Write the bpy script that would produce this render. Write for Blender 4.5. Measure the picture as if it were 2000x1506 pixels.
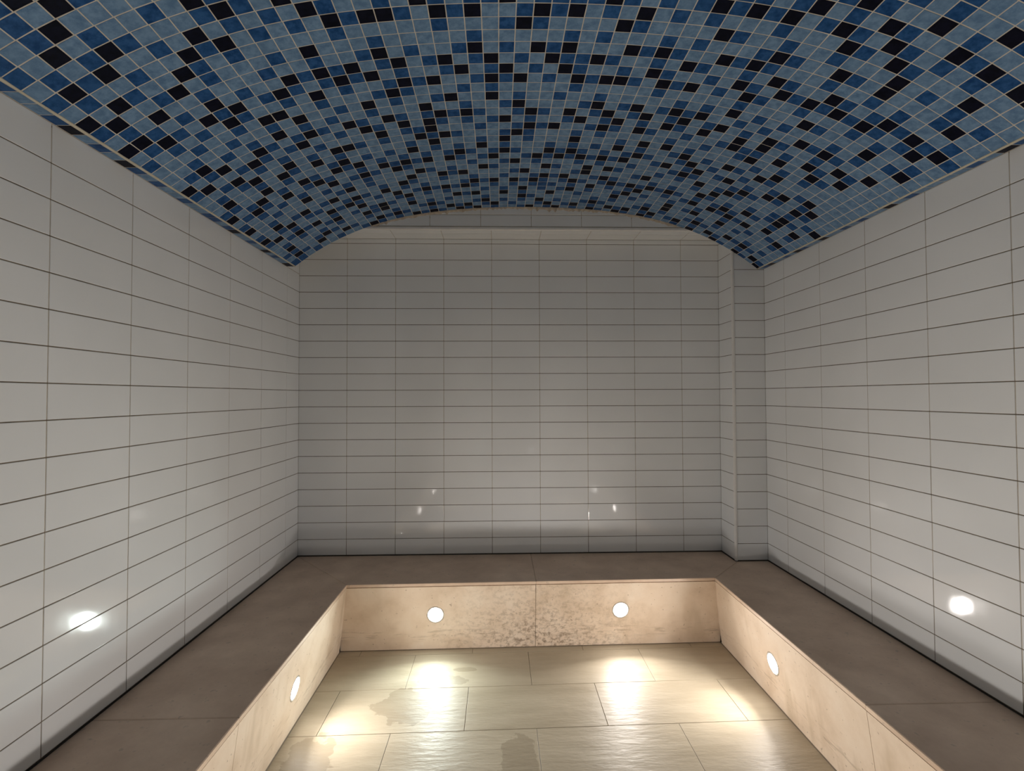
import bpy, bmesh, math, random
from mathutils import Vector, Matrix

# ------------------------------------------------------------------ clear
for o in list(bpy.data.objects):
    bpy.data.objects.remove(o, do_unlink=True)
scene = bpy.context.scene
COL = scene.collection
random.seed(11)

# ------------------------------------------------------------------ camera
ZB = 0.372                       # height of the bench top above the floor
CAM = Vector((1.2539, -3.0693, 0.9892 + ZB))
YAW, PITCH, ROLL = -0.026, 0.022, 0.0035
R3 = (Matrix.Rotation(YAW, 3, 'Z') @ Matrix.Rotation(PITCH, 3, 'X') @ Matrix.Rotation(ROLL, 3, 'Y'))
right, fwd, up = R3.col[0].copy(), R3.col[1].copy(), R3.col[2].copy()
cam_data = bpy.data.cameras.new('camera')
cam_data.sensor_fit = 'HORIZONTAL'
cam_data.sensor_width = 36.0
cam_data.lens = 948.566 / 2000.0 * 36.0
cam_data.clip_start = 0.02
cam = bpy.data.objects.new('camera', cam_data)
COL.objects.link(cam)
m4 = Matrix((right, up, -fwd)).transposed().to_4x4()
m4.translation = CAM
cam.matrix_world = m4
scene.camera = cam

# ------------------------------------------------------------------ world and exposure
world = bpy.data.worlds.new('world')
scene.world = world
world.use_nodes = True
world.node_tree.nodes['Background'].inputs[0].default_value = (0, 0, 0, 1)
world.node_tree.nodes['Background'].inputs[1].default_value = 0.0
scene.view_settings.view_transform = 'Standard'
scene.view_settings.look = 'None'
scene.view_settings.exposure = 0.0
scene.view_settings.gamma = 1.0
scene.view_settings.use_curve_mapping = False
LAMP_POWER = 4.0                 # watts of each step light
BEAM = 145.0                     # spread of their beams, degrees
AIM = 13.5                       # how far the beams are tipped up from the leaning bench faces
LENS_GLOW = 60.0                 # radiance of the lit lenses

# ------------------------------------------------------------------ materials
def mat_new(name):
    m = bpy.data.materials.new(name)
    m.use_nodes = True
    nt = m.node_tree
    bsdf = nt.nodes['Principled BSDF']
    return m, nt, bsdf

def nd(nt, typ, **kw):
    n = nt.nodes.new(typ)
    for k, v in kw.items():
        setattr(n, k, v)
    return n

def world_noise(nt, scale, stretch=(1, 1, 1), detail=3.0, rough=0.55):
    g = nd(nt, 'ShaderNodeNewGeometry')
    mp = nd(nt, 'ShaderNodeMapping')
    mp.inputs['Scale'].default_value = stretch
    nt.links.new(g.outputs['Position'], mp.inputs['Vector'])
    n = nd(nt, 'ShaderNodeTexNoise')
    n.inputs['Scale'].default_value = scale
    n.inputs['Detail'].default_value = detail
    n.inputs['Roughness'].default_value = rough
    nt.links.new(mp.outputs['Vector'], n.inputs['Vector'])
    return n.outputs['Fac']

def ramp(nt, fac, stops):
    r = nd(nt, 'ShaderNodeValToRGB')
    el = r.color_ramp.elements
    while len(el) < len(stops):
        el.new(0.5)
    for e, (p, c) in zip(el, stops):
        e.position = p
        e.color = (c[0], c[1], c[2], 1) if len(c) == 3 else c
    nt.links.new(fac, r.inputs['Fac'])
    return r.outputs['Color']

def mixc(nt, fac, a, b, blend='MIX'):
    m = nd(nt, 'ShaderNodeMix', data_type='RGBA', blend_type=blend)
    for sock, v in ((m.inputs['Factor'], fac), (m.inputs['A'], a), (m.inputs['B'], b)):
        if isinstance(v, (int, float)):
            sock.default_value = v
        elif isinstance(v, tuple):
            sock.default_value = (v[0], v[1], v[2], 1)
        else:
            nt.links.new(v, sock)
    return m.outputs['Result']

def maprange(nt, v, a, b, c=0.0, d=1.0):
    n = nd(nt, 'ShaderNodeMapRange')
    n.inputs['From Min'].default_value = a
    n.inputs['From Max'].default_value = b
    n.inputs['To Min'].default_value = c
    n.inputs['To Max'].default_value = d
    nt.links.new(v, n.inputs['Value'])
    return n.outputs['Result']

def mth(nt, op, a, b=None):
    n = nd(nt, 'ShaderNodeMath', operation=op)
    for i, v in enumerate((a, b)):
        if v is None:
            continue
        if isinstance(v, (int, float)):
            n.inputs[i].default_value = v
        else:
            nt.links.new(v, n.inputs[i])
    return n.outputs['Value']

def bump(nt, bsdf, h, strength, dist=0.01):
    b = nd(nt, 'ShaderNodeBump')
    b.inputs['Strength'].default_value = strength
    b.inputs['Distance'].default_value = dist
    nt.links.new(h, b.inputs['Height'])
    nt.links.new(b.outputs['Normal'], bsdf.inputs['Normal'])

def m_glazed_white():
    m, nt, b = mat_new('glazed_white_tile')
    f = world_noise(nt, 2.3, detail=2)
    c = ramp(nt, f, [(0.3, (0.725, 0.73, 0.725)), (0.7, (0.775, 0.78, 0.777))])
    nt.links.new(c, b.inputs['Base Color'])
    s = world_noise(nt, 9.0, (1, 1, 0.12), detail=4)
    r = maprange(nt, s, 0.35, 0.75, 0.045, 0.10)
    nt.links.new(r, b.inputs['Roughness'])
    w = world_noise(nt, 14.0, detail=1)
    bump(nt, b, w, 0.05, 0.004)
    return m

def m_grout_wall():
    m, nt, b = mat_new('tan_wall_grout')
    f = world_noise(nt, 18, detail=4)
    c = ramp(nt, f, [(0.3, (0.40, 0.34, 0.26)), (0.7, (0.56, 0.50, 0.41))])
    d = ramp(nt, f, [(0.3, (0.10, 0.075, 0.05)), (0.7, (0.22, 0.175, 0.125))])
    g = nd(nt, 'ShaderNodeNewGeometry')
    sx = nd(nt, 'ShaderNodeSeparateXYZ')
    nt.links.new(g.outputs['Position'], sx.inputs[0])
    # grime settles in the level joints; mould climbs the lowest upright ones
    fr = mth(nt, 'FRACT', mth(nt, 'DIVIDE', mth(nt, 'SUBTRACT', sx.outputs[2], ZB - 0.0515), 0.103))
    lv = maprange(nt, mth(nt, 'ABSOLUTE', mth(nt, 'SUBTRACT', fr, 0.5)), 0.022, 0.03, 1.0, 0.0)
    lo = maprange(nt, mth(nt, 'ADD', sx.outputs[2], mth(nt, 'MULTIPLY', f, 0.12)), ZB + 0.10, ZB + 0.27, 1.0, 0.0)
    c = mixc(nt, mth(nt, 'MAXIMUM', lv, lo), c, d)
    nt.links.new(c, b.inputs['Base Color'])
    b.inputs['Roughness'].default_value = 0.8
    return m

def m_mosaic(name, dark, light, rough):
    m, nt, b = mat_new(name)
    f = world_noise(nt, 42.0, detail=5, rough=0.65)
    g = world_noise(nt, 6.0, detail=2)
    c = ramp(nt, f, [(0.36, dark), (0.62, light)])
    k = maprange(nt, g, 0.3, 0.7, 0.0, 0.35)
    c2 = mixc(nt, k, c, tuple(x * 0.72 for x in light))
    nt.links.new(c2, b.inputs['Base Color'])
    b.inputs['Roughness'].default_value = rough
    b.inputs['Specular IOR Level'].default_value = 0.06
    h = world_noise(nt, 60.0, detail=2)
    bump(nt, b, h, 0.06, 0.004)
    return m

def m_plain(name, col, rough=0.6, noise=0.12, scale=25, metallic=0.0):
    m, nt, b = mat_new(name)
    f = world_noise(nt, scale, detail=4)
    c = ramp(nt, f, [(0.25, tuple(x * (1 - noise) for x in col)), (0.75, tuple(min(1, x * (1 + noise)) for x in col))])
    nt.links.new(c, b.inputs['Base Color'])
    b.inputs['Roughness'].default_value = rough
    b.inputs['Metallic'].default_value = metallic
    return m

def blob(nt, pos, cx, cy, rx, ry, edge):
    """0..1 mask of a ragged patch on the floor, centred at cx, cy"""
    sx = nd(nt, 'ShaderNodeSeparateXYZ')
    nt.links.new(pos, sx.inputs[0])
    a = mth(nt, 'DIVIDE', mth(nt, 'SUBTRACT', sx.outputs[0], cx), rx)
    c = mth(nt, 'DIVIDE', mth(nt, 'SUBTRACT', sx.outputs[1], cy), ry)
    d = mth(nt, 'SQRT', mth(nt, 'ADD', mth(nt, 'MULTIPLY', a, a), mth(nt, 'MULTIPLY', c, c)))
    d = mth(nt, 'ADD', d, edge)
    return maprange(nt, d, 1.0, 1.06, 1.0, 0.0)

def m_floor():
    m, nt, b = mat_new('beige_slate_floor_tile')
    f = world_noise(nt, 5.0, (0.6, 2.4, 1), detail=5)
    c = ramp(nt, f, [(0.3, (0.42, 0.355, 0.255)), (0.7, (0.52, 0.45, 0.335))])
    g = nd(nt, 'ShaderNodeNewGeometry')
    e = mth(nt, 'MULTIPLY', mth(nt, 'SUBTRACT', world_noise(nt, 13.0, detail=4), 0.5), 1.5)
    wet = None
    for (cx, cy, rx, ry) in ((0.84, -0.885, 0.13, 0.115), (0.985, -0.70, 0.10, 0.045), (1.08, -0.615, 0.055, 0.02),
                             (1.325, -1.24, 0.07, 0.15), (0.53, -1.24, 0.09, 0.16)):
        k = blob(nt, g.outputs['Position'], cx, cy, rx, ry, e)
        wet = k if wet is None else mth(nt, 'MAXIMUM', wet, k)
    c = mixc(nt, mth(nt, 'MULTIPLY', wet, 0.42), c, (0.22, 0.17, 0.105))
    nt.links.new(c, b.inputs['Base Color'])
    s = world_noise(nt, 4.0, detail=3)
    r = maprange(nt, s, 0.3, 0.7, 0.40, 0.52)
    nt.links.new(r, b.inputs['Roughness'])
    b.inputs['Specular IOR Level'].default_value = 0.35
    h = mth(nt, 'ADD', world_noise(nt, 16.0, (0.5, 2.2, 1), detail=6, rough=0.6),
            mth(nt, 'MULTIPLY', world_noise(nt, 60.0, (0.6, 1.6, 1), detail=3), 0.3))
    bump(nt, b, h, 0.35, 0.008)
    return m

def m_bench_top():
    m, nt, b = mat_new('taupe_bench_slab')
    f = world_noise(nt, 5.0, detail=7, rough=0.65)
    c = ramp(nt, f, [(0.32, (0.53, 0.385, 0.28)), (0.68, (0.72, 0.555, 0.42))])
    s = world_noise(nt, 40.0, (1, 1, 1), detail=3)
    k = maprange(nt, s, 0.63, 0.72, 0.0, 0.45)
    c = mixc(nt, k, c, (0.28, 0.22, 0.17))
    nt.links.new(c, b.inputs['Base Color'])
    b.inputs['Roughness'].default_value = 0.42
    h = world_noise(nt, 30.0, detail=5)
    bump(nt, b, h, 0.12, 0.004)
    return m

def m_bench_face():
    m, nt, b = mat_new('stained_cream_stone')
    f = world_noise(nt, 6.0, detail=6, rough=0.6)
    c = ramp(nt, f, [(0.28, (0.60, 0.465, 0.34)), (0.5, (0.71, 0.575, 0.445)), (0.75, (0.77, 0.655, 0.53))])
    g = nd(nt, 'ShaderNodeNewGeometry')
    sx = nd(nt, 'ShaderNodeSeparateXYZ')
    nt.links.new(g.outputs['Position'], sx.inputs[0])
    # mineral crust around the joint of the back face
    dx = mth(nt, 'ABSOLUTE', mth(nt, 'SUBTRACT', sx.outputs[0], 1.48))
    mx = maprange(nt, dx, 0.08, 0.62, 1.0, 0.0)
    mz = maprange(nt, sx.outputs[2], 0.03, 0.27, 1.0, 0.35)
    my = maprange(nt, sx.outputs[1], -0.60, -0.50, 0.0, 1.0)
    crust = mth(nt, 'MULTIPLY', mth(nt, 'MULTIPLY', mx, mz), my)
    n1 = world_noise(nt, 42.0, (1, 1, 1.3), detail=6, rough=0.7)
    k = maprange(nt, n1, 0.47, 0.62, 0.0, 1.0)
    c = mixc(nt, mth(nt, 'MULTIPLY', mth(nt, 'MULTIPLY', k, crust), 0.85), c, (0.20, 0.135, 0.085))
    n2 = world_noise(nt, 30.0, (1, 1, 1), detail=5, rough=0.6)
    k2 = maprange(nt, n2, 0.56, 0.66, 0.0, 0.55)
    c = mixc(nt, mth(nt, 'MULTIPLY', k2, crust), c, (0.72, 0.62, 0.52))
    # a horizontal scum line and small spots
    n3 = world_noise(nt, 9.0, (1.2, 1.2, 9), detail=5)
    ln = maprange(nt, mth(nt, 'ABSOLUTE', mth(nt, 'SUBTRACT', sx.outputs[2], 0.085)), 0.0, 0.05, 1.0, 0.0)
    k3 = mth(nt, 'MULTIPLY', maprange(nt, n3, 0.54, 0.64, 0.0, 0.5), ln)
    c = mixc(nt, k3, c, (0.30, 0.215, 0.14))
    n4 = world_noise(nt, 70.0, (1, 1, 1), detail=1)
    k4 = maprange(nt, n4, 0.725, 0.76, 0.0, 0.6)
    c = mixc(nt, k4, c, (0.27, 0.19, 0.125))
    # vertical rust runs on the side faces
    n5 = world_noise(nt, 5.0, (1, 2.2, 0.35), detail=3)
    k5 = maprange(nt, n5, 0.58, 0.70, 0.0, 0.35)
    c = mixc(nt, k5, c, (0.42, 0.31, 0.19))
    nt.links.new(c, b.inputs['Base Color'])
    b.inputs['Roughness'].default_value = 0.55
    bump(nt, b, n1, 0.15, 0.004)
    return m

def m_emit(name, col, strength):
    m, nt, b = mat_new(name)
    b.inputs['Base Color'].default_value = (0.8, 0.8, 0.8, 1)
    b.inputs['Emission Color'].default_value = (col[0], col[1], col[2], 1)
    b.inputs['Emission Strength'].default_value = strength
    return m

def m_front_wall():
    m, nt, b = mat_new('white_tiling_front')
    g = nd(nt, 'ShaderNodeNewGeometry')
    sx = nd(nt, 'ShaderNodeSeparateXYZ')
    nt.links.new(g.outputs['Position'], sx.inputs[0])
    cx = nd(nt, 'ShaderNodeCombineXYZ')
    nt.links.new(sx.outputs[0], cx.inputs[0])
    nt.links.new(sx.outputs[2], cx.inputs[1])
    br = nd(nt, 'ShaderNodeTexBrick')
    br.offset = 0.0
    br.inputs['Scale'].default_value = 1.0
    br.inputs['Brick Width'].default_value = 0.303
    br.inputs['Row Height'].default_value = 0.103
    br.inputs['Mortar Size'].default_value = 0.0015
    br.inputs['Color1'].default_value = (0.74, 0.71, 0.68, 1)
    br.inputs['Color2'].default_value = (0.72, 0.70, 0.67, 1)
    br.inputs['Mortar'].default_value = (0.25, 0.2, 0.15, 1)
    nt.links.new(cx.outputs[0], br.inputs['Vector'])
    nt.links.new(br.outputs['Color'], b.inputs['Base Color'])
    b.inputs['Roughness'].default_value = 0.12
    return m

M_WHITE = m_glazed_white()
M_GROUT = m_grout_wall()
M_LIGHT = m_mosaic('light_blue_mosaic', (0.100, 0.192, 0.330), (0.190, 0.312, 0.475), 0.34)
M_MID = m_mosaic('mid_blue_mosaic', (0.006, 0.046, 0.16), (0.030, 0.110, 0.285), 0.34)
M_DARK = m_mosaic('navy_black_mosaic', (0.001, 0.0015, 0.006), (0.004, 0.005, 0.017), 0.40)
M_CGROUT = m_plain('cream_mosaic_grout', (0.60, 0.55, 0.47), 0.8)
M_TRIM = m_plain('cream_edge_trim', (0.60, 0.54, 0.42), 0.6)
M_WTRIM = m_plain('white_plastic_trim', (0.72, 0.70, 0.67), 0.35, 0.05)
M_FLOOR = m_floor()
M_FGROUT = m_plain('brown_floor_grout', (0.16, 0.12, 0.08), 0.7)
M_TOP = m_bench_top()
M_FACE = m_bench_face()
M_CORE = m_plain('grey_render_core', (0.20, 0.16, 0.12), 0.9)
M_SEAL = m_plain('black_mouldy_sealant', (0.015, 0.012, 0.010), 0.6)
M_MORTAR = m_plain('rough_tan_mortar', (0.46, 0.39, 0.31), 0.9, 0.25, 60)
M_STEEL = m_plain('cream_lamp_rim', (0.56, 0.52, 0.46), 0.4, 0.05)
M_LENS_WARM = m_emit('warm_white_lens', (1.0, 0.945, 0.90), LENS_GLOW)
M_LENS_COOL = m_emit('cool_white_lens', (0.88, 1.0, 0.96), LENS_GLOW)
M_FRONT = m_front_wall()
M_DOOR = m_plain('dark_door_glass', (0.03, 0.035, 0.04), 0.05)
M_DFRAME = m_plain('door_frame_metal', (0.45, 0.45, 0.45), 0.35, 0.05, 25, 0.8)

# ------------------------------------------------------------------ mesh helpers
def link(o, parent=None):
    COL.objects.link(o)
    if parent is not None:
        o.parent = parent
    return o

def mesh_from(name, verts, faces, mats, midx=None, smooth=False):
    me = bpy.data.meshes.new(name)
    me.from_pydata([tuple(v) for v in verts], [], faces)
    for m in (mats if isinstance(mats, (list, tuple)) else [mats]):
        me.materials.append(m)
    if midx:
        for p, i in zip(me.polygons, midx):
            p.material_index = i
    bm = bmesh.new()
    bm.from_mesh(me)
    bmesh.ops.recalc_face_normals(bm, faces=bm.faces)
    bm.to_mesh(me)
    bm.free()
    if smooth:
        for p in me.polygons:
            p.use_smooth = True
    return me

def obj(name, me, parent=None, loc=(0, 0, 0)):
    o = bpy.data.objects.new(name, me)
    o.location = loc
    return link(o, parent)

def structure(o):
    o['kind'] = 'structure'
    return o

def tag(o, label, cat, group=None):
    o['label'] = label
    o['category'] = cat
    if group:
        o['group'] = group
    return o

class MB:
    def __init__(self):
        self.v, self.f, self.m = [], [], []
    def add(self, verts, faces, mi=0):
        n = len(self.v)
        self.v += [Vector(p) for p in verts]
        self.f += [tuple(i + n for i in f) for f in faces]
        self.m += [mi] * len(faces)
    def box(self, a, b, mi=0):
        (x0, y0, z0), (x1, y1, z1) = a, b
        self.add([(x0, y0, z0), (x1, y0, z0), (x1, y1, z0), (x0, y1, z0), (x0, y0, z1), (x1, y0, z1), (x1, y1, z1), (x0, y1, z1)],
                 [(0, 3, 2, 1), (4, 5, 6, 7), (0, 1, 5, 4), (1, 2, 6, 5), (2, 3, 7, 6), (3, 0, 4, 7)], mi)
    def build(self, name, mats, parent=None, smooth=False):
        return obj(name, mesh_from(name, self.v, self.f, mats, self.m, smooth), parent)

def clip_poly(poly, clip):
    """clip a convex polygon to a convex counter-clockwise region"""
    out = list(poly)
    for i in range(len(clip)):
        a, b = clip[i], clip[(i + 1) % len(clip)]
        ex, ey = b[0] - a[0], b[1] - a[1]
        side = lambda p: ex * (p[1] - a[1]) - ey * (p[0] - a[0])
        src, out = out, []
        for j in range(len(src)):
            p, q = src[j], src[(j + 1) % len(src)]
            sp, sq = side(p), side(q)
            if sp >= 0:
                out.append(p)
            if (sp > 0 and sq < 0) or (sp < 0 and sq > 0):
                t = sp / (sp - sq)
                out.append((p[0] + t * (q[0] - p[0]), p[1] + t * (q[1] - p[1])))
        if len(out) < 3:
            return []
    res = []
    for p in out:
        if not res or math.hypot(p[0] - res[-1][0], p[1] - res[-1][1]) > 1e-5:
            res.append(p)
    if len(res) > 1 and math.hypot(res[0][0] - res[-1][0], res[0][1] - res[-1][1]) < 1e-5:
        res.pop()
    return res if len(res) >= 3 else []

def area(poly):
    return 0.5 * sum(poly[i][0] * poly[(i + 1) % len(poly)][1] - poly[(i + 1) % len(poly)][0] * poly[i][1] for i in range(len(poly)))

def inset(poly, d):
    n = len(poly)
    lines = []
    for i in range(n):
        a, b = poly[i], poly[(i + 1) % n]
        L = math.hypot(b[0] - a[0], b[1] - a[1])
        nx, ny = -(b[1] - a[1]) / L, (b[0] - a[0]) / L
        lines.append(((a[0] + nx * d, a[1] + ny * d), ((b[0] - a[0]) / L, (b[1] - a[1]) / L)))
    res = []
    for i in range(n):
        (p, u), (q, w) = lines[i - 1], lines[i]
        den = u[0] * w[1] - u[1] * w[0]
        if abs(den) < 1e-6:
            res.append(q)
            continue
        t = ((q[0] - p[0]) * w[1] - (q[1] - p[1]) * w[0]) / den
        res.append((p[0] + u[0] * t, p[1] + u[1] * t))
    return res

TILE_CACHE = {}
def tile(name, poly, O, A, B, N, thick, cham, mat, parent, tilt=0.0):
    """a bevelled tile: poly in the plane (O, A, B), front face towards N"""
    if not poly or abs(area(poly)) < 1e-5:
        return None
    if area(poly) < 0:
        poly = poly[::-1]
    xs, ys = [p[0] for p in poly], [p[1] for p in poly]
    if max(xs) - min(xs) < 3 * cham or max(ys) - min(ys) < 3 * cham:
        return None
    ax, ay = (min(xs) + max(xs)) / 2, (min(ys) + max(ys)) / 2
    loc = [(round(p[0] - ax, 4), round(p[1] - ay, 4)) for p in poly]
    key = (tuple(loc), tuple(A), tuple(B), tuple(N), thick, mat.name)
    me = TILE_CACHE.get(key)
    if me is None:
        ins = inset(loc, cham)
        n = len(loc)
        vs = [A * x + B * y for x, y in loc] + [A * x + B * y + N * (thick - cham * 0.6) for x, y in loc] + [A * x + B * y + N * thick for x, y in ins]
        fs = [tuple(range(n - 1, -1, -1)), tuple(range(2 * n, 3 * n))]
        for k in (0, 1):
            for i in range(n):
                j = (i + 1) % n
                fs.append((k * n + i, k * n + j, (k + 1) * n + j, (k + 1) * n + i))
        me = mesh_from(name, vs, fs, mat)
        TILE_CACHE[key] = me
    o = obj(name, me, parent, O + A * ax + B * ay)
    if tilt:
        ea, eb = random.gauss(0, tilt), random.gauss(0, tilt)
        o.rotation_euler = Vector(A) * ea + Vector(B) * eb
    return o

X, Y, Z = Vector((1, 0, 0)), Vector((0, 1, 0)), Vector((0, 0, 1))
TW, TH = 0.303, 0.103            # wall tile pitch
JV, JH = 0.0030, 0.0032          # joint widths
TT = 0.0016                      # how far the tiles stand proud of the grout
PIER_X, PIER_Y = 2.662, -0.1824
XR = 2.858                       # right wall
YF = -3.95                       # front wall, behind the camera
Z_LEDGE_L, Z_LEDGE_R = 1.7592 + ZB, 1.7535 + ZB      # springing of the vault at either wall
Z_SOFFIT = 1.987 + ZB
ROOF = 2.62 + ZB

def rect(a0, b0, a1, b1):
    return [(a0, b0), (a1, b0), (a1, b1), (a0, b1)]

def tile_field(parent, O, A, B, N, acuts, bcuts, name='wall_tile', mat=None, cham=0.0011, tilt=0.0011, skip=None):
    for j in range(len(bcuts) - 1):
        for i in range(len(acuts) - 1):
            if skip and skip(i, j):
                continue
            e0 = 0.0003 if i == 0 else JV / 2
            e1 = 0.0003 if i == len(acuts) - 2 else JV / 2
            f1 = 0.0003 if j == len(bcuts) - 2 else JH / 2
            p = rect(acuts[i] + e0, bcuts[j] + JH / 2, acuts[i + 1] - e1, bcuts[j + 1] - f1)
            tile(name, p, O, A, B, N, TT, cham, mat or M_WHITE, parent, tilt)

# ------------------------------------------------------------------ the walls
# back wall (behind the bench), 19 full courses and a narrow cut one under the soffit
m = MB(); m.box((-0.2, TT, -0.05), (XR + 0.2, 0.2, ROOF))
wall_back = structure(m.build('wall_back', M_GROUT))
cols_b = [0.0] + [0.2982 + TW * k for k in range(8)] + [PIER_X]
rows_b = [ZB + 0.004] + [ZB + TH * k for k in range(1, 20)] + [Z_SOFFIT]
tile_field(wall_back, Vector((0, TT, 0)), X, Z, -Y, cols_b, rows_b)

# left wall
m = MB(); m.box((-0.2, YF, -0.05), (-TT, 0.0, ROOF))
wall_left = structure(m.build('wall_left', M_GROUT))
cols_l = [0.0] + [0.1731 + TW * k for k in range(13)]
cols_l = [c for c in cols_l if c < -YF - 0.05] + [-YF]
rows_l = [ZB + 0.004] + [ZB + TH * k for k in range(1, 17)] + [Z_LEDGE_L]
rows_r = [ZB + 0.004] + [ZB + TH * k for k in range(1, 17)] + [Z_LEDGE_R]
tile_field(wall_left, Vector((-TT, 0, 0)), -Y, Z, X, cols_l, rows_l)
# the strip of left wall between vault end and back wall goes on up to the soffit
tile_field(wall_left, Vector((-TT, 0, 0)), -Y, Z, X, [0.0, 0.1731], [Z_LEDGE_L + 0.002, ZB + TH * 18, ZB + TH * 19, Z_SOFFIT])

# right wall
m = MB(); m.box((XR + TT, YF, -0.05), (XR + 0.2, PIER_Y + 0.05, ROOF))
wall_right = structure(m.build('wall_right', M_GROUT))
cols_r = [-PIER_Y] + [0.3869 + TW * k for k in range(13)]
cols_r = [c for c in cols_r if c < -YF - 0.05] + [-YF]
tile_field(wall_right, Vector((XR + TT, 0, 0)), -Y, Z, -X, cols_r, rows_r)

# pier in the far right corner
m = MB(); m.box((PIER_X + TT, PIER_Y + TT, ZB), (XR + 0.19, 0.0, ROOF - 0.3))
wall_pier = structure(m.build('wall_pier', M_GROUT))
rows_p = [ZB + 0.004] + [ZB + TH * k for k in range(1, 20)] + [Z_SOFFIT]
tile_field(wall_pier, Vector((PIER_X + TT, 0, 0)), -Y, Z, -X, [0.0, -PIER_Y - 0.010], rows_p)
tile_field(wall_pier, Vector((0, PIER_Y + TT, 0)), X, Z, -Y, [PIER_X + 0.012, XR], rows_p)
# white corner bead of the pier
v, f = [], []
prof = [(0.013, 0.0), (0.010, -0.0035), (0.004, -0.004), (-0.001, -0.002), (-0.0035, 0.003), (-0.003, 0.009), (0.0, 0.013), (0.013, 0.013)]
for z in (ZB + 0.003, Z_SOFFIT - 0.001):
    v += [(PIER_X + a, PIER_Y + b, z) for a, b in prof]
n = len(prof)
f = [tuple(range(n)), tuple(range(n, 2 * n))] + [(i, (i + 1) % n, n + (i + 1) % n, n + i) for i in range(n)]
structure(obj('trim_1', mesh_from('corner_bead', v, f, M_WTRIM)))

# bulkhead above the recess: soffit tiles below, tiled face towards the room
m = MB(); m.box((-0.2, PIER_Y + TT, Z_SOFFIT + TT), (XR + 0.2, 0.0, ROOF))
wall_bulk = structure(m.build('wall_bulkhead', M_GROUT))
tile_field(wall_bulk, Vector((0, 0, Z_SOFFIT + TT)), X, -Y, -Z, [0.0] + cols_b[1:-1] + [PIER_X], [0.0, 0.104, -PIER_Y - 0.012])
cols_k = [0.236 + TW * k for k in range(9)] + [PIER_X + 0.15]
zl = Z_SOFFIT + 0.0185
tile_field(wall_bulk, Vector((0, PIER_Y + TT, 0)), X, Z, -Y, cols_k, [zl, ZB + 2.0765, ZB + 2.18], cham=0.0016)
# white bead along the lower edge of the bulkhead
v, f = [], []
prof = [(-PIER_Y - 0.012, -0.002), (-PIER_Y - 0.006, -0.005), (-PIER_Y - 0.001, -0.004), (-PIER_Y + 0.004, 0.001), (-PIER_Y + 0.004, 0.013), (-PIER_Y - 0.001, 0.016), (-PIER_Y - 0.012, 0.016)]
n = len(prof)
for x in (0.001, PIER_X):
    v += [(x, -a, Z_SOFFIT + b) for a, b in prof]
f = [tuple(range(n)), tuple(range(n, 2 * n))] + [(i, (i + 1) % n, n + (i + 1) % n, n + i) for i in range(n)]
structure(obj('trim_2', mesh_from('edge_bead', v, f, M_WTRIM)))

# front wall with its door, behind the camera
m = MB(); m.box((-0.2, YF - 0.2, -0.05), (XR + 0.2, YF, ROOF))
structure(m.build('wall_front', M_FRONT))
m = MB()
m.box((0.98, YF, 0.0), (1.04, YF + 0.05, 2.05)); m.box((1.82, YF, 0.0), (1.88, YF + 0.05, 2.05)); m.box((1.04, YF, 1.99), (1.82, YF + 0.05, 2.05))
door = structure(m.build('door_1', M_DFRAME))
m = MB(); m.box((1.043, YF + 0.01, 0.006), (1.817, YF + 0.025, 1.987)); m.build('door_pane', M_DOOR, door)
m = MB(); m.box((1.74, YF + 0.045, 0.90), (1.765, YF + 0.065, 1.25)); m.box((1.74, YF + 0.025, 0.92), (1.765, YF + 0.045, 0.95)); m.box((1.74, YF + 0.025, 1.20), (1.765, YF + 0.045, 1.23))
m.build('door_handle', M_DFRAME, door)

# ------------------------------------------------------------------ the vaulted ceiling
ZC = [2.1223, 0.00118, -0.16686, 0.00078, -0.20513, 0.00083, 0.00119, 0.00118, 0.00883]
RC = [0.22451, -0.00496, 0.01513, -0.01551, -0.00216]
ROWP, COLP, COL0 = 0.05074, 0.0513, 0.03522
XC = 1.425
def vz(x):
    u = (x - XC) / 1.38
    return ZB + sum(c * u ** i for i, c in enumerate(ZC))
def vrow(x):
    u = (x - XC) / 1.38
    return sum(c * u ** i for i, c in enumerate(RC))
# arc length table measured from the crown
_n = 6000
_xs = [-0.05 + 3.0 * i / _n for i in range(_n + 1)]
_s = [0.0]
for i in range(_n):
    _s.append(_s[-1] + math.hypot(_xs[i + 1] - _xs[i], vz(_xs[i + 1]) - vz(_xs[i])))
_k = min(range(_n + 1), key=lambda i: abs(_xs[i] - XC))
_s0 = _s[_k]
import bisect
def x_at(s):
    t = s + _s0
    i = max(1, min(_n, bisect.bisect_left(_s, t)))
    r = (t - _s[i - 1]) / (_s[i] - _s[i - 1])
    return _xs[i - 1] + r * (_xs[i] - _xs[i - 1])

XL, XE = x_at(COL0 - 29 * COLP), x_at(COL0 + 28 * COLP)     # the two springing lines
YE = PIER_Y - 0.002                                           # far end of the vault
GD = 0.0008                                                   # depth of the joints
# solid body of the vault: grout surface below, flat on top
seg = 80
prof = []
for i in range(seg + 1):
    x = XL + (XE - XL) * i / seg
    prof.append((x, vz(x) + GD))
zl0, zl1 = vz(XL), vz(XE)
outline = [(-0.001, ROOF - 0.01), (-0.001, zl0 + GD)] + prof + [(XR + 0.001, zl1 + GD), (XR + 0.001, ROOF - 0.01)]
v = [(x, YE, z) for x, z in outline] + [(x, YF, z) for x, z in outline]
n = len(outline)
f = [(i, (i + 1) % n, n + (i + 1) % n, n + i) for i in range(n)]
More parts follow.
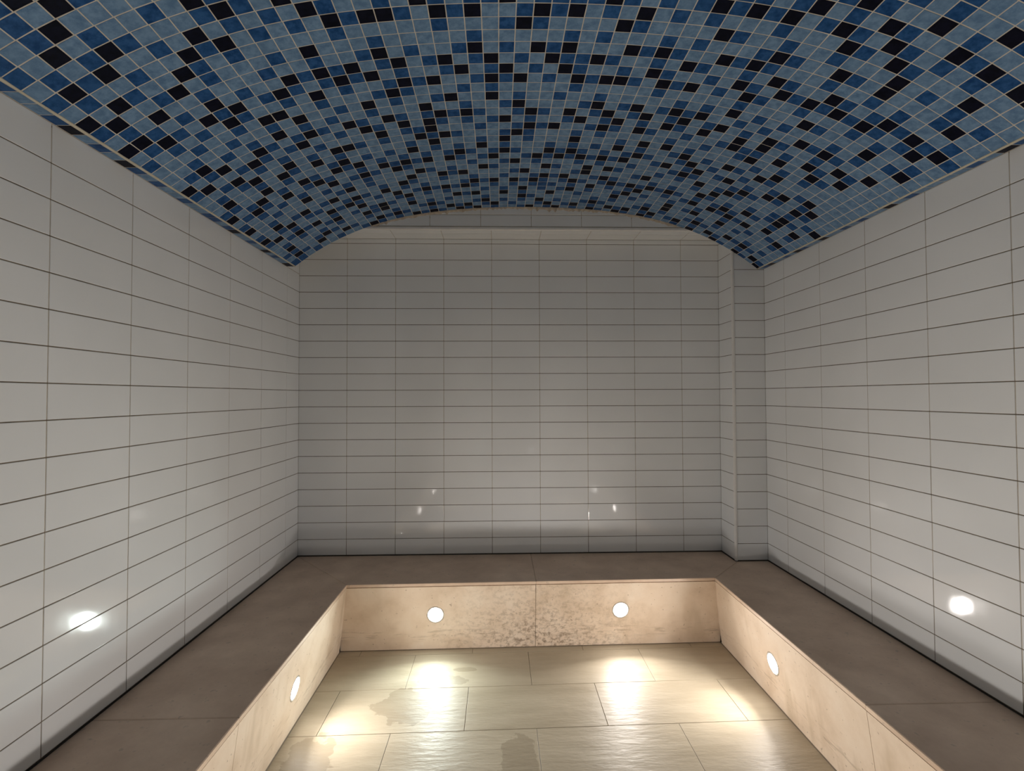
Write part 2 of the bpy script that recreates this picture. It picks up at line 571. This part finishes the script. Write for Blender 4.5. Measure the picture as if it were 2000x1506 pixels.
# end caps as fans of quads between the curve and the flat top
top = [(x, YE, ROOF - 0.01) for x, z in outline]
base = len(v)
v += [(x, YE, ROOF - 0.01) for x, z in outline] + [(x, YF, ROOF - 0.01) for x, z in outline]
for i in range(1, n - 2):
    f.append((i, i + 1, base + i + 1, base + i))
    f.append((n + i, n + i + 1, base + n + i + 1, base + n + i))
me = bpy.data.meshes.new('ceiling')
me.from_pydata(v, [], f)
me.materials.append(M_CGROUT)
for p in me.polygons:
    p.use_smooth = False
ceiling = structure(obj('ceiling', me))

# columns (counted from the crown) of the navy and the mid blue chips in each course, counted from the far end
NAVY = {
    -1: (-19, -14, -12, -9, -7, -1, 2, 6, 9, 12, 18, 21, 24, 27,),
    0: (-28, -25, -22, -18, -16, -10, -8, -5, 1, 4, 8, 10, 13, 16, 20, 26,),
    1: (-24, -12, -6, 0, 6, 12, 18, 22, 24,),
    2: (-28, -19, -17, -14, -2, 14,),
    3: (-22, -17, -9, -7, -4, 1, 8, 14, 17, 20,),
    4: (-26, -24, -19, -14, -2, 3, 9,),
    5: (-28, -22, -20, -15, -12, -10, -8, 5, 10, 16, 18, 20, 22, 26,),
    6: (-29, -26, -19, -16, -7, -5, -3, -1, 3, 7, 9, 11, 13, 19, 24,),
    7: (-27, -24, -21, -14, 0, 2, 6, 16, 21,),
    8: (-19, -13, -10, -8, -2, 4, 10, 17, 24, 26,),
    9: (-29, -23, -12, -6, 0, 4, 6, 15, 18, 24,),
    10: (-20, -17, -14, -3, 13, 19, 27,),
    11: (-27, -24, -21, -15, -13, -11, -9, -5, -1, 1, 3, 5, 7, 11, 14, 17, 21, 24,),
    12: (-29, -26, -22, -19, -17, -8, -4, 0, 2, 8, 13, 22, 25,),
    13: (-25, -18, -12, -6, 6, 12, 16, 19, 24,),
    14: (-28, -23, -20, -10, -4, 2, 8, 10, 20,),
    15: (-25, -22, -18, -17, -11, -9, -3, 17,),
    16: (-26, -14, -10, -2, 0, 4, 7, 15, 19, 22,),
    17: (-28, -24, -20, -15, -12, -10, -4, 2, 5, 9, 12, 15, 17, 21, 24,),
    18: (-29, -26, -23, -19, -16, -13, -9, -7, -2, 1, 4, 7, 10, 13, 17, 23,),
    19: (-27, -21, -10, -3, 3, 6, 9, 11, 19, 21, 25,),
    20: (-19, -14, -8, -5, 13,),
    21: (-21, -20, -12, 18, 23, 26,),
    22: (-23, -17, -11, -9, -5, -3, 1, 3, 4, 7, 9, 13,),
    23: (-27, -24, -22, -19, -15, -13, -7, -4, 0, 6, 12, 15, 17, 19, 21, 25,),
    24: (-29, -28, -23, -18, -16, -14, -11, -8, -5, -1, 2, 8, 14, 18, 22, 24, 26,),
    25: (-26, -12, -6, -2, 0, 4, 6, 10, 12,),
    26: (-28, -24, -16, 13, 17, 20, 25,),
    27: (-29, -27, -23, -3, 3, 9, 20,),
    28: (-22, -20, -14, -12, -11, -8, -6, -2, 0, 4, 16, 19, 24,),
    29: (-28, -26, -21, -15, -9, -4, 2, 8, 10, 12, 15, 18,),
    30: (-25, -19, -16, 13, 17, 21, 23, 25,),
    31: (-27, -20, 15, 19,),
    32: (-26, 22,),
    33: (-25,),
}
MIDBLUE = {
    -1: (-29, -28, -26, -23, -20, -18, -16, -13, -11, -8, -5, -2, 1, 4, 7, 10, 13, 16, 22, 25,),
    0: (-27, -21, -17, -15, -12, -9, -6, -3, 0, 3, 6, 9, 12, 15, 18, 21, 24, 27,),
    1: (-29, -28, -25, -23, -19, -16, -13, -11, -7, -4, -2, 2, 5, 7, 11, 14, 17, 19, 23, 25,),
    2: (-24, -22, -18, -12, -10, -6, -1, 6, 8, 12, 18, 20, 24, 26,),
    3: (-28, -26, -23, -20, -18, -16, -14, -8, -2, 4, 10, 16, 22,),
    4: (-27, -25, -22, -15, -12, -10, -6, -4, 0, 2, 5, 8, 11, 14, 17, 20, 23, 26,),
    5: (-29, -26, -21, -19, -17, -13, -11, -9, -7, -5, -3, -1, 0, 1, 3, 7, 9, 13, 15, 19, 21, 25, 27,),
    6: (-27, -24, -23, -20, -18, -14, -12, -8, -6, -2, 0, 2, 4, 6, 8, 10, 12, 14, 16, 18, 20,),
    7: (-29, -25, -22, -16, -13, -10, -7, -4, -1, 1, 5, 7, 11, 13, 17, 19, 22, 24, 26,),
    8: (-27, -20, -17, -9, -3, 3, 9, 15, 21, 23,),
    9: (-26, -21, -19, -17, -11, -9, -5, 1, 7, 11, 13, 17, 19, 23, 25,),
    10: (-29, -27, -25, -23, -18, -16, -13, -7, -4, -1, 3, 5, 8, 12, 14, 18, 20, 24, 26,),
    11: (-28, -26, -22, -20, -17, -14, -12, -8, -6, -2, 0, 2, 4, 6, 10, 13, 16, 19, 22, 25,),
    12: (-27, -24, -21, -18, -15, -13, -11, -9, -7, -5, -3, 1, 3, 5, 7, 9, 12, 15, 18, 21, 24,),
    13: (-29, -28, -23, -19, -16, -14, -10, -8, -4, 0, 2, 4, 8, 11, 14, 17, 20, 23,),
    14: (-25, -22, -18, -12, -6, -2, 6, 12, 18,),
    15: (-28, -26, -20, -16, -14, -10, -8, -4, -2, 2, 4, 10, 13, 16, 20, 22,),
    16: (-27, -24, -22, -19, -12, -11, -6, -3, -1, 3, 5, 8, 11, 14, 16, 17, 23,),
    17: (-29, -25, -23, -21, -17, -14, -9, -7, -5, -2, 1, 4, 7, 10, 19, 22,),
    18: (-27, -22, -20, -18, -15, -12, -10, -8, -6, -3, -1, 3, 6, 9, 12, 15, 18, 21, 24,),
    19: (-28, -25, -23, -19, -17, -14, -7, -4, 2, 5, 8, 10, 14, 16, 20, 22,),
    20: (-27, -24, -21, -16, -12, -9, -3, 0, 3, 9, 11, 15, 17, 21, 23,),
    21: (-26, -23, -17, -13, -11, -7, -5, 1, 7, 13, 19, 25,),
    22: (-29, -27, -25, -22, -19, -15, -12, -10, -6, -4, -1, 2, 5, 8, 11, 14, 17, 21, 23, 26,),
    23: (-28, -26, -23, -20, -18, -16, -14, -11, -8, -5, -2, 1, 4, 7, 10, 13, 16, 18, 20, 22, 24,),
    24: (-27, -25, -21, -17, -15, -12, -9, -6, -3, 0, 1, 3, 6, 9, 12, 15, 19, 21, 23, 25, 27,),
    25: (-28, -23, -19, -16, -13, -10, -7, -4, -1, 5, 7, 11, 13, 17, 20, 22, 26,),
    26: (-29, -25, -22, -18, -12, -6, 0, 2, 6, 8, 12, 14, 18, 24,),
    27: (-26, -22, -20, -14, -8, -4, -2, 4, 10, 13, 16, 22, 24, 26,),
    28: (-28, -25, -21, -18, -16, -13, -10, -7, -3, -1, 2, 6, 8, 12, 17, 20,),
    29: (-29, -27, -23, -19, -17, -14, -11, -8, -5, -2, 1, 3, 5, 7, 9, 11, 14, 16, 19, 21, 23,),
    30: (-28, -26, -24, -20, -18, 10, 12, 15, 18, 22, 24,),
    31: (-29, -25, -22, 14, 16, 21,),
    32: (-27, 17, 19, 23,),
    33: (-27, 19,),
}

TS = 0.0480
TL = 0.0476                     # a touch shorter along the vault
TZ = 0.0035
def chip(ws, wl):
    """a mosaic chip, glazed face pointing down, back at z = 0"""
    c = 0.0011
    a, b = ws / 2, wl / 2
    vs = []
    for (e, z) in ((0, 0.0), (0, -(GD - 0.0004)), (c, -GD)):
        vs += [(-a + e, -b + e, z), (a - e, -b + e, z), (a - e, b - e, z), (-a + e, b - e, z)]
    fs = [(0, 1, 2, 3), (11, 10, 9, 8)]
    for k in (0, 4):
        for i in range(4):
            j = (i + 1) % 4
            fs.append((k + j, k + i, k + 4 + i, k + 4 + j))
    return vs, fs

KINDS = ('L', 'M', 'D')
MM = {'L': M_LIGHT, 'M': M_MID, 'D': M_DARK}
cv, cf = chip(TS, TL)
CHIP = {k: mesh_from('mosaic_tile', cv, cf, MM[k]) for k in KINDS}
tiles = []
rnd = random.Random(3)
NR = int((-YF - 0.22) / ROWP)
for r in range(-1, NR):
    for c in range(-29, 28):
        x = x_at(COL0 + (c + 0.5) * COLP)
        xa, xb = x_at(COL0 + c * COLP), x_at(COL0 + (c + 1) * COLP)
        za, zb = vz(xa), vz(xb)
        ang = math.atan2(zb - za, xb - xa)
        yc = -(vrow(x) + (r + 0.5) * ROWP)
        skew = math.atan2(-(vrow(xb) - vrow(xa)), COLP)
        wl = TL
        if r == -1:
            y0 = -(vrow(x)) + 0.0013                # joint towards the first full row
            wl = (YE - 0.001) - y0
            yc = y0 + wl / 2
            if wl < 0.006:
                continue
        if yc - 0.026 < YF:
            continue
        zc = (za + zb) / 2 + GD
        zc += 0.2 * (vz(x) - (za + zb) / 2)
        d = Vector((x, yc, zc)) - CAM
        u, w, t = d.dot(right), d.dot(up), d.dot(fwd)
        vis = t > 0.1 and abs(u / t) < 1.06 and abs(w / t) < 0.80
        nrm = Vector((math.sin(ang), 0, -math.cos(ang)))
        size = abs(nrm.dot(d)) / d.length ** 3 if vis else 0.0
        if c in NAVY.get(r, ()):
            ch = 'D'
        elif c in MIDBLUE.get(r, ()):
            ch = 'M'
        elif t > 0.1 and abs(u / t) < 1.058 and w / t < 0.797:
            ch = 'L'
        else:                                       # out of the photograph: the same mix at random
            ch = rnd.choices(('L', 'M', 'D'), (0.52, 0.29, 0.19))[0]
        tiles.append((size, ch, Vector((x, yc, zc)), ang, skew, wl))
order = sorted(range(len(tiles)), key=lambda i: -tiles[i][0])
single = set(i for i in order[:290] if tiles[i][5] == TL)
stuff = MB()
for i, (size, ch, p, ang, skew, wl) in enumerate(tiles):
    rot = Matrix.Rotation(-ang, 3, 'Y') @ Matrix.Rotation(skew + rnd.gauss(0, 0.006), 3, 'Z') @ Matrix.Rotation(rnd.gauss(0, 0.006), 3, 'X') @ Matrix.Rotation(rnd.gauss(0, 0.006), 3, 'Y')
    if i in single:
        o = obj('mosaic_tile', CHIP[ch], ceiling)
        o.matrix_world = Matrix.Translation(p) @ rot.to_4x4()
    else:
        vs, fs = (cv, cf) if wl == TL else chip(TS, wl)
        stuff.add([rot @ Vector(q) + p for q in vs], fs, KINDS.index(ch))
me = bpy.data.meshes.new('mosaic_field')
me.from_pydata([tuple(q) for q in stuff.v], [], stuff.f)
for k in KINDS:
    me.materials.append(MM[k])
me.polygons.foreach_set('material_index', stuff.m)
o = obj('mosaic_field', me, ceiling)
o['kind'] = 'stuff'

# the narrow mosaic ledges under the springing lines, with cream edge trims
LEDGE_L = {28: 'M', 27: 'D', 25: 'M', 23: 'D', 22: 'M', 17: 'M', 14: 'M', 13: 'M', 11: 'M', 10: 'D', 7: 'M', 4: 'D', -1: 'D', 31: 'M', 20: 'M', 2: 'M'}
LEDGE_R = {28: 'M', 27: 'D', 25: 'M', 20: 'M', 18: 'D', 10: 'D', 7: 'M', 6: 'D', 4: 'M', 1: 'D', 0: 'M', 13: 'M', 15: 'M'}
def ledge(x0, x1, z, table, name, xe):
    led = MB()
    w = x1 - x0 - 0.002
    for r in range(-1, NR):
        ch = table.get(r, 'L') if r < 33 else rnd.choices(('L', 'M', 'D'), (0.55, 0.28, 0.17))[0]
        y0 = -(vrow(xe) + r * ROWP) - 0.0015
        y1 = y0 - ROWP + 0.003
        if r == -1:
            y0 = YE - 0.001
        if y1 < YF:
            continue
        vs, fs = chip(w, y0 - y1)
        p = Vector(((x0 + x1) / 2, (y0 + y1) / 2, z + GD))
        if r <= 33:
            o = obj('ledge_tile', mesh_from('ledge_tile', vs, fs, MM[ch]), ceiling, p)
        else:
            led.add([Vector(q) + p for q in vs], fs, KINDS.index(ch))
    o = led.build('ledge_field', [MM[k] for k in KINDS], ceiling)
    o['kind'] = 'stuff'
ledge(0.001, XL - 0.003, zl0, LEDGE_L, 'ledge_left', XL)
ledge(XE + 0.003, XR - 0.001, zl1, LEDGE_R, 'ledge_right', XE)

def bead(name, x, z, ang):
    vs, fs = [], []
    n = 8
    ys = [YE - 0.001 - (YE - YF) * i / 60 for i in range(61)]
    for y in ys:
        r = 0.0048 * (1 + rnd.gauss(0, 0.08))
        for k in range(n):
            a = 2 * math.pi * k / n
            vs.append((x + r * math.cos(a) * 1.1, y, z + 0.0015 + r * 0.8 * math.sin(a)))
    for i in range(60):
        for k in range(n):
            fs.append((i * n + k, i * n + (k + 1) % n, (i + 1) * n + (k + 1) % n, (i + 1) * n + k))
    fs += [tuple(range(n)), tuple(range(60 * n, 61 * n))]
    return obj(name, mesh_from(name, vs, fs, M_TRIM, smooth=True), ceiling)
bead('edge_trim', XL, zl0, 0)
bead('edge_trim', XE, zl1, 0)

# ragged mortar where the vault meets the bulkhead
m = MB()
x = 0.50
pts = []
while x < 2.33:
    pts.append((x, vz(x) + 0.004, vz(x) - 0.004 - abs(rnd.gauss(0, 0.006)) - 0.006 * (0.5 + 0.5 * math.sin(x * 9))))
    x += 0.012
vs, fs = [], []
for (x, za, zb) in pts:
    d = 0.003 + rnd.random() * 0.004
    vs += [(x, YE + 0.001, za), (x, YE - d, za), (x, YE - d * 0.8, (za + zb) / 2), (x, YE + 0.002, zb)]
for i in range(len(pts) - 1):
    for k in range(3):
        fs.append((i * 4 + k, i * 4 + k + 1, i * 4 + 5 + k, i * 4 + 4 + k))
o = obj('mortar_joint', mesh_from('mortar_joint', vs, fs, M_MORTAR), wall_bulk)

# ------------------------------------------------------------------ the floor
SK = 0.021                        # the floor courses run a little out of square
def ysk(x, y):
    return y + SK * (x - 1.4)
FACE_IN = 0.05                    # how far the bench faces lean in at the bottom
EDGE_L, EDGE_R = 0.449, 2.420     # front edges of the side benches
def edge_b(x):                    # front edge of the back bench
    return -0.456 + 0.016 * (x - 1.43)
m = MB(); m.box((0.20, YF, -0.06), (2.66, -0.2, -0.0025))
floor = structure(m.build('floor', M_FGROUT))
xl, xr = EDGE_L - FACE_IN + 0.001, EDGE_R + FACE_IN - 0.001
region = [(xl, YF + 0.001), (xr, YF + 0.001), (xr, edge_b(xr) + FACE_IN - 0.001), (xl, edge_b(xl) + FACE_IN - 0.001)]
for j in range(-1, 13):
    y1 = -0.4545 - 0.2985 * j + 0.2985
    y0 = y1 - 0.2985
    y1, y0 = y0 + 0.2985, y0
    off = 0.514 if j % 2 == 0 else 0.810
    for i in range(-2, 5):
        x0, x1 = off + 0.5925 * i, off + 0.5925 * (i + 1)
        x0 += 0.0011; x1 -= 0.0011
        q = [(x0, ysk(x0, y0 + 0.0011)), (x1, ysk(x1, y0 + 0.0011)), (x1, ysk(x1, y1 - 0.0011)), (x0, ysk(x0, y1 - 0.0011))]
        p = clip_poly(q, region)
        if p:
            tile('floor_tile', p, Vector((0, 0, -0.0025)), X, Y, Z, 0.0025, 0.0008, M_FLOOR, floor, 0.0004)

# ------------------------------------------------------------------ the bench
bench = bpy.data.objects.new('corner_bench', None)
bench.location = (1.43, -0.25, 0.0)
link(bench)
tag(bench, 'long U-shaped stone-clad bench with taupe seat running along three tiled walls', 'bench')
def bchild(o):
    o.parent = bench
    o.location = Vector(o.location) - bench.location
    return o

ST = 0.016                        # thickness of the seat slabs
PT = 0.012                        # thickness of the face panels
GAP = 0.0020
# core under the slabs
m = MB()
zc = ZB - ST - 0.0005
FT = PT + 0.009
k_lo, k_hi = FACE_IN, FACE_IN * (ST + 0.002) / ZB
def prism(pts_lo, pts_hi, z0, z1):
    n = len(pts_lo)
    m.add([(x, y, z0) for x, y in pts_lo] + [(x, y, z1) for x, y in pts_hi],
          [tuple(range(n - 1, -1, -1)), tuple(range(n, 2 * n))] + [(i, (i + 1) % n, n + (i + 1) % n, n + i) for i in range(n)])
def quad_b(k):
    return [(EDGE_L - k - FT, edge_b(EDGE_L) + k + FT), (EDGE_R + k + FT, edge_b(EDGE_R) + k + FT), (XR - 0.001, -0.001), (0.001, -0.001)]
prism([(0.001, edge_b(EDGE_L) + k_lo + FT), (XR - 0.001, edge_b(EDGE_R) + k_lo + FT), (XR - 0.001, -0.001), (0.001, -0.001)],
      [(0.001, edge_b(EDGE_L) + k_hi + FT), (XR - 0.001, edge_b(EDGE_R) + k_hi + FT), (XR - 0.001, -0.001), (0.001, -0.001)], 0.001, zc)
prism([(0.001, YF + 0.001), (EDGE_L - k_lo - FT, YF + 0.001), (EDGE_L - k_lo - FT, -0.40), (0.001, -0.40)],
      [(0.001, YF + 0.001), (EDGE_L - k_hi - FT, YF + 0.001), (EDGE_L - k_hi - FT, -0.40), (0.001, -0.40)], 0.001, zc)
prism([(EDGE_R + k_lo + FT, YF + 0.001), (XR - 0.001, YF + 0.001), (XR - 0.001, -0.40), (EDGE_R + k_lo + FT, -0.40)],
      [(EDGE_R + k_hi + FT, YF + 0.001), (XR - 0.001, YF + 0.001), (XR - 0.001, -0.40), (EDGE_R + k_hi + FT, -0.40)], 0.001, zc)
core = bchild(m.build('bench_core', M_CORE))

# seat slabs, mitred in the corners
def slab(poly):
    o = tile('seat_slab', inset(poly if area(poly) > 0 else poly[::-1], 0.0005), Vector((0, 0, ZB - ST)), X, Y, Z, ST, 0.0032, M_TOP, None, 0.0)
    return bchild(o)
CL, CR = (EDGE_L, edge_b(EDGE_L)), (EDGE_R, edge_b(EDGE_R))
WL, WR = (0.001, -0.001), (XR - 0.001, -0.001)
JB = 1.447
slab([CL, (JB, edge_b(JB)), (JB, -0.001), WL])
slab([(JB, edge_b(JB)), CR, WR, (JB, -0.001)])
ycuts = [-1.525, -2.75, YF + 0.001]
slab([(0.001, ycuts[0]), (EDGE_L, ycuts[0]), CL, WL])
slab([(EDGE_R, ycuts[0]), (XR - 0.001, ycuts[0]), WR, CR])
for a, b in zip(ycuts[:-1], ycuts[1:]):
    slab(rect(0.001, b, EDGE_L, a))
    slab(rect(EDGE_R, b, XR - 0.001, a))

# face panels, with a round hole where a lamp sits
def ring_panel(w0, w1, h, holes, r):
    """front-face quads of a w0..w1 x 0..h panel with round holes; returns (verts2d, faces, rims)"""
    vs, fs, rims = [], [], []
    def q(a0, b0, a1, b1):
        if a1 - a0 < 1e-5:
            return
        n = len(vs)
        vs.extend([(a0, b0), (a1, b0), (a1, b1), (a0, b1)])
        fs.append((n, n + 1, n + 2, n + 3))
    a = w0
    for (ca, cb) in sorted(holes):
        s = 0.08
        q(a, 0, ca - s, h)
        q(ca - s, 0, ca + s, cb - s)
        q(ca - s, cb + s, ca + s, h)
        N = 40
        n = len(vs)
        for k in range(N):
            t = 2 * math.pi * (k + 0.5) / N
            vs.append((ca + r * math.cos(t), cb + r * math.sin(t)))
        for k in range(N):
            t = 2 * math.pi * (k + 0.5) / N
            e = s / max(abs(math.cos(t)), abs(math.sin(t)))
            vs.append((ca + e * math.cos(t), cb + e * math.sin(t)))
        for k in range(N):
            j = (k + 1) % N
            fs.append((n + k, n + N + k, n + N + j, n + j))
        for k in (4, 14, 24, 34):                 # square corners
            t0 = vs[n + N + k]; t1 = vs[n + N + k + 1]
            cx = ca + (s if t0[0] > ca else -s); cy = cb + (s if t0[1] > cb else -s)
            vs.append((cx, cy))
            fs.append((n + N + k, len(vs) - 1, n + N + k + 1))
        rims.append([n + k for k in range(N)])
        a = ca + s
    q(a, 0, w1, h)
    return vs, fs, rims

HR = 0.0470                       # radius of the lamp holes
HP = ZB - ST - 0.0045              # top of the panels
def panel(p0, p1, lean, lamps):
    """p0, p1: foot of the panel on the floor (x, y); lean: unit vector towards the room"""
    p0, p1 = Vector((p0[0], p0[1], 0.002)), Vector((p1[0], p1[1], 0.002))
    A = (p1 - p0).normalized()
    L = Vector((lean[0], lean[1], 0.0))
    L = (L - A * L.dot(A)).normalized()
    B = (Vector((0, 0, ZB)) + L * FACE_IN).normalized()
    N = L - B * L.dot(B)
    N.normalize()
    h = (HP - 0.002) / B.z
    W = (p1 - p0).length
    holes = []
    for c in lamps:
        d = Vector(c) - p0
        holes.append((d.dot(A), d.dot(B)))
    g = GAP / 2
    v2, f2, rims = ring_panel(g, W - g, h, holes, HR)
    n = len(v2)
    vs = [p0 + A * a + B * b for a, b in v2] + [p0 + A * a + B * b - N * PT for a, b in v2]
    fs = list(f2) + [tuple(i + n for i in reversed(q)) for q in f2]
    # outer rim of the slab
    c0 = len(vs)
    for (a, b) in ((g, 0), (W - g, 0), (W - g, h), (g, h)):
        vs += [p0 + A * a + B * b, p0 + A * a + B * b - N * PT]
    for i in range(4):
        j = (i + 1) % 4
        fs.append((c0 + 2 * i, c0 + 2 * j, c0 + 2 * j + 1, c0 + 2 * i + 1))
    for rim in rims:
        for k in range(len(rim)):
            a, b = rim[k], rim[(k + 1) % len(rim)]
            fs.append((a, b, b + n, a + n))
    me = bpy.data.meshes.new('face_panel')
    me.from_pydata([tuple(q) for q in vs], [], fs)
    me.materials.append(M_FACE)
    bm = bmesh.new(); bm.from_mesh(me)
    bmesh.ops.remove_doubles(bm, verts=bm.verts, dist=1e-5)
    bmesh.ops.recalc_face_normals(bm, faces=bm.faces)
    bm.to_mesh(me); bm.free()
    bchild(obj('face_panel', me))
    return [(p0 + A * a + B * b, N.copy(), A.copy(), B.copy()) for a, b in holes]

def foot_b(x):
    return (x, edge_b(x) + FACE_IN)
FL, FR = EDGE_L - FACE_IN, EDGE_R + FACE_IN
ZL = 0.192
lamp_frames = {}
lamp_frames['bl'] = panel(foot_b(FL + 0.001), foot_b(JB - 0.002), (0, -1), [(0.909, -0.43, ZL + 0.005)])[0]
lamp_frames['br'] = panel(foot_b(JB - 0.002), foot_b(FR - 0.001), (0, -1), [(1.908, -0.43, ZL + 0.007)])[0]
LY = [-1.052, -2.03, -3.05]  # the last lamp is out of view, added to carry on the row and its light
RY = [-0.950, -1.99, -3.03]  # here too the last lamp is unseen and added
yc0 = edge_b(FL) + FACE_IN - PT - 0.002
cuts = [yc0] + ycuts
lamps_l, lamps_r = [], []
for a, b in zip(cuts[:-1], cuts[1:]):
    lamps_l += panel((FL, b), (FL, a), (1, 0), [(0.42, y, ZL - 0.012) for y in LY if b < y < a])
cuts = [edge_b(FR) + FACE_IN - PT - 0.002] + ycuts
for a, b in zip(cuts[:-1], cuts[1:]):
    lamps_r += panel((FR, a), (FR, b), (-1, 0), [(2.445, y, ZL - 0.004) for y in RY if b < y < a])

# dark mouldy sealant where the seat meets the walls
m = MB()
s = 0.0035
m.box((0.0015, -0.0045, ZB), (PIER_X, -0.0005, ZB + s))
m.box((0.0005, YF + 0.002, ZB), (0.0045, -0.0045, ZB + s))
m.box((XR - 0.0045, YF + 0.002, ZB), (XR - 0.0005, PIER_Y - 0.0045, ZB + s))
m.box((PIER_X - 0.0045, PIER_Y - 0.003, ZB), (PIER_X - 0.0005, -0.0045, ZB + s))
m.box((PIER_X - 0.0035, PIER_Y - 0.0045, ZB), (XR - 0.0045, PIER_Y - 0.0005, ZB + s))
bchild(m.build('sealant_joint', M_SEAL))
# silt line at the foot of the faces
m = MB()
m.add([(FL, foot_b(FL)[1], 0.0004), (FR, foot_b(FR)[1], 0.0004), (FR, foot_b(FR)[1] - 0.004, 0.0004), (FL, foot_b(FL)[1] - 0.004, 0.0004),
       (FL, foot_b(FL)[1], 0.0035), (FR, foot_b(FR)[1], 0.0035)], [(0, 1, 2, 3), (3, 2, 5, 4), (0, 4, 5, 1), (0, 3, 4), (1, 5, 2)])
for x, sgn in ((FL, 1), (FR, -1)):
    m.add([(x, YF + 0.002, 0.0004), (x, foot_b(x)[1] - 0.004, 0.0004), (x + sgn * 0.004, foot_b(x)[1] - 0.004, 0.0004), (x + sgn * 0.004, YF + 0.002, 0.0004),
           (x, YF + 0.002, 0.0035), (x, foot_b(x)[1] - 0.004, 0.0035)], [(0, 1, 2, 3), (3, 2, 5, 4), (0, 4, 5, 1), (0, 3, 4), (1, 5, 2)])
bchild(m.build('foot_joint', M_FGROUT))

# ------------------------------------------------------------------ the step lights
def step_light(frame, lens_mat, label):
    P, N, A, B = frame
    e = bpy.data.objects.new('step_light', None)
    link(e)
    e.matrix_world = Matrix((A, B, N)).transposed().to_4x4()
    e.matrix_world.translation = P
    mw = Matrix((A, B, N)).transposed().to_4x4(); mw.translation = P
    e.matrix_world = mw
    tag(e, label, 'light', 'round step lights let into the bench faces')
    seg = 40
    # rim: thin ring lining the hole with a small lip on the face
    LR = 0.0385
    prof = [(HR - 0.0014, -0.016), (HR - 0.0014, 0.0003), (HR - 0.0021, 0.0010), (LR + 0.0022, 0.0012), (LR + 0.0008, 0.0002), (LR + 0.0004, -0.016)]
    v, f = [], []
    n = len(prof)
    for k in range(seg):
        t = 2 * math.pi * k / seg
        for r, z in prof:
            v.append((r * math.cos(t), r * math.sin(t), z))
    for k in range(seg):
        j = (k + 1) % seg
        for i in range(n):
            i2 = (i + 1) % n
            f.append((k * n + i, j * n + i, j * n + i2, k * n + i2))
    obj('rim', mesh_from('rim', v, f, M_STEEL, smooth=False), e)
    # slightly domed lens
    R = LR
    v, f = [(0, 0, 0.0030)], []
    rings = [(R * 0.4, 0.0020), (R * 0.75, -0.0012), (R, -0.0070)]
    for r, z in rings:
        for k in range(seg):
            t = 2 * math.pi * k / seg
            v.append((r * math.cos(t), r * math.sin(t), z))
    for k in range(seg):
        j = (k + 1) % seg
        f.append((0, 1 + k, 1 + j))
        for i in range(len(rings) - 1):
            f.append((1 + i * seg + k, 1 + (i + 1) * seg + k, 1 + (i + 1) * seg + j, 1 + i * seg + j))
    o = obj('lens', mesh_from('lens', v, f, lens_mat, smooth=True), e)
    o['label'] = 'glowing white lens'
    # the light this lamp gives: a disc on the lens with the beam of a step light
    ld = bpy.data.lights.new('lamp_beam', 'AREA')
    ld.shape = 'DISK'
    ld.size = 0.074
    ld.energy = LAMP_POWER
    ld.color = (0.88, 1.0, 0.96) if lens_mat is M_LENS_COOL else (1.0, 0.945, 0.90)
    ld.spread = math.radians(BEAM)
    lo = bpy.data.objects.new('lamp_beam', ld)
    link(lo, e)
    lo.location = (0, 0, 0.0045)
    lo.rotation_euler = (math.pi - math.radians(AIM), 0, 0)
    return e

step_light(lamp_frames['bl'], M_LENS_COOL, 'cool greenish-white round light in the bench face under the back wall')
step_light(lamp_frames['br'], M_LENS_WARM, 'warm white round light in the bench face under the back wall')
for i, fr in enumerate(lamps_l):
    step_light(fr, M_LENS_WARM, ['round light in the face of the bench opposite the pier, first from the corner',
                                 'round light in the face of the bench opposite the pier, second from the corner',
                                 'added unseen round light in the face of the bench opposite the pier, third from the corner'][i])
for i, fr in enumerate(lamps_r):
    step_light(fr, M_LENS_WARM, ['warm white round light in the bench face running from the pier, first from the corner',
                                 'round light in the bench face running from the pier, second from the corner',
                                 'added unseen round light in the bench face running from the pier, third from the corner'][i])
bpy.context.view_layer.update()
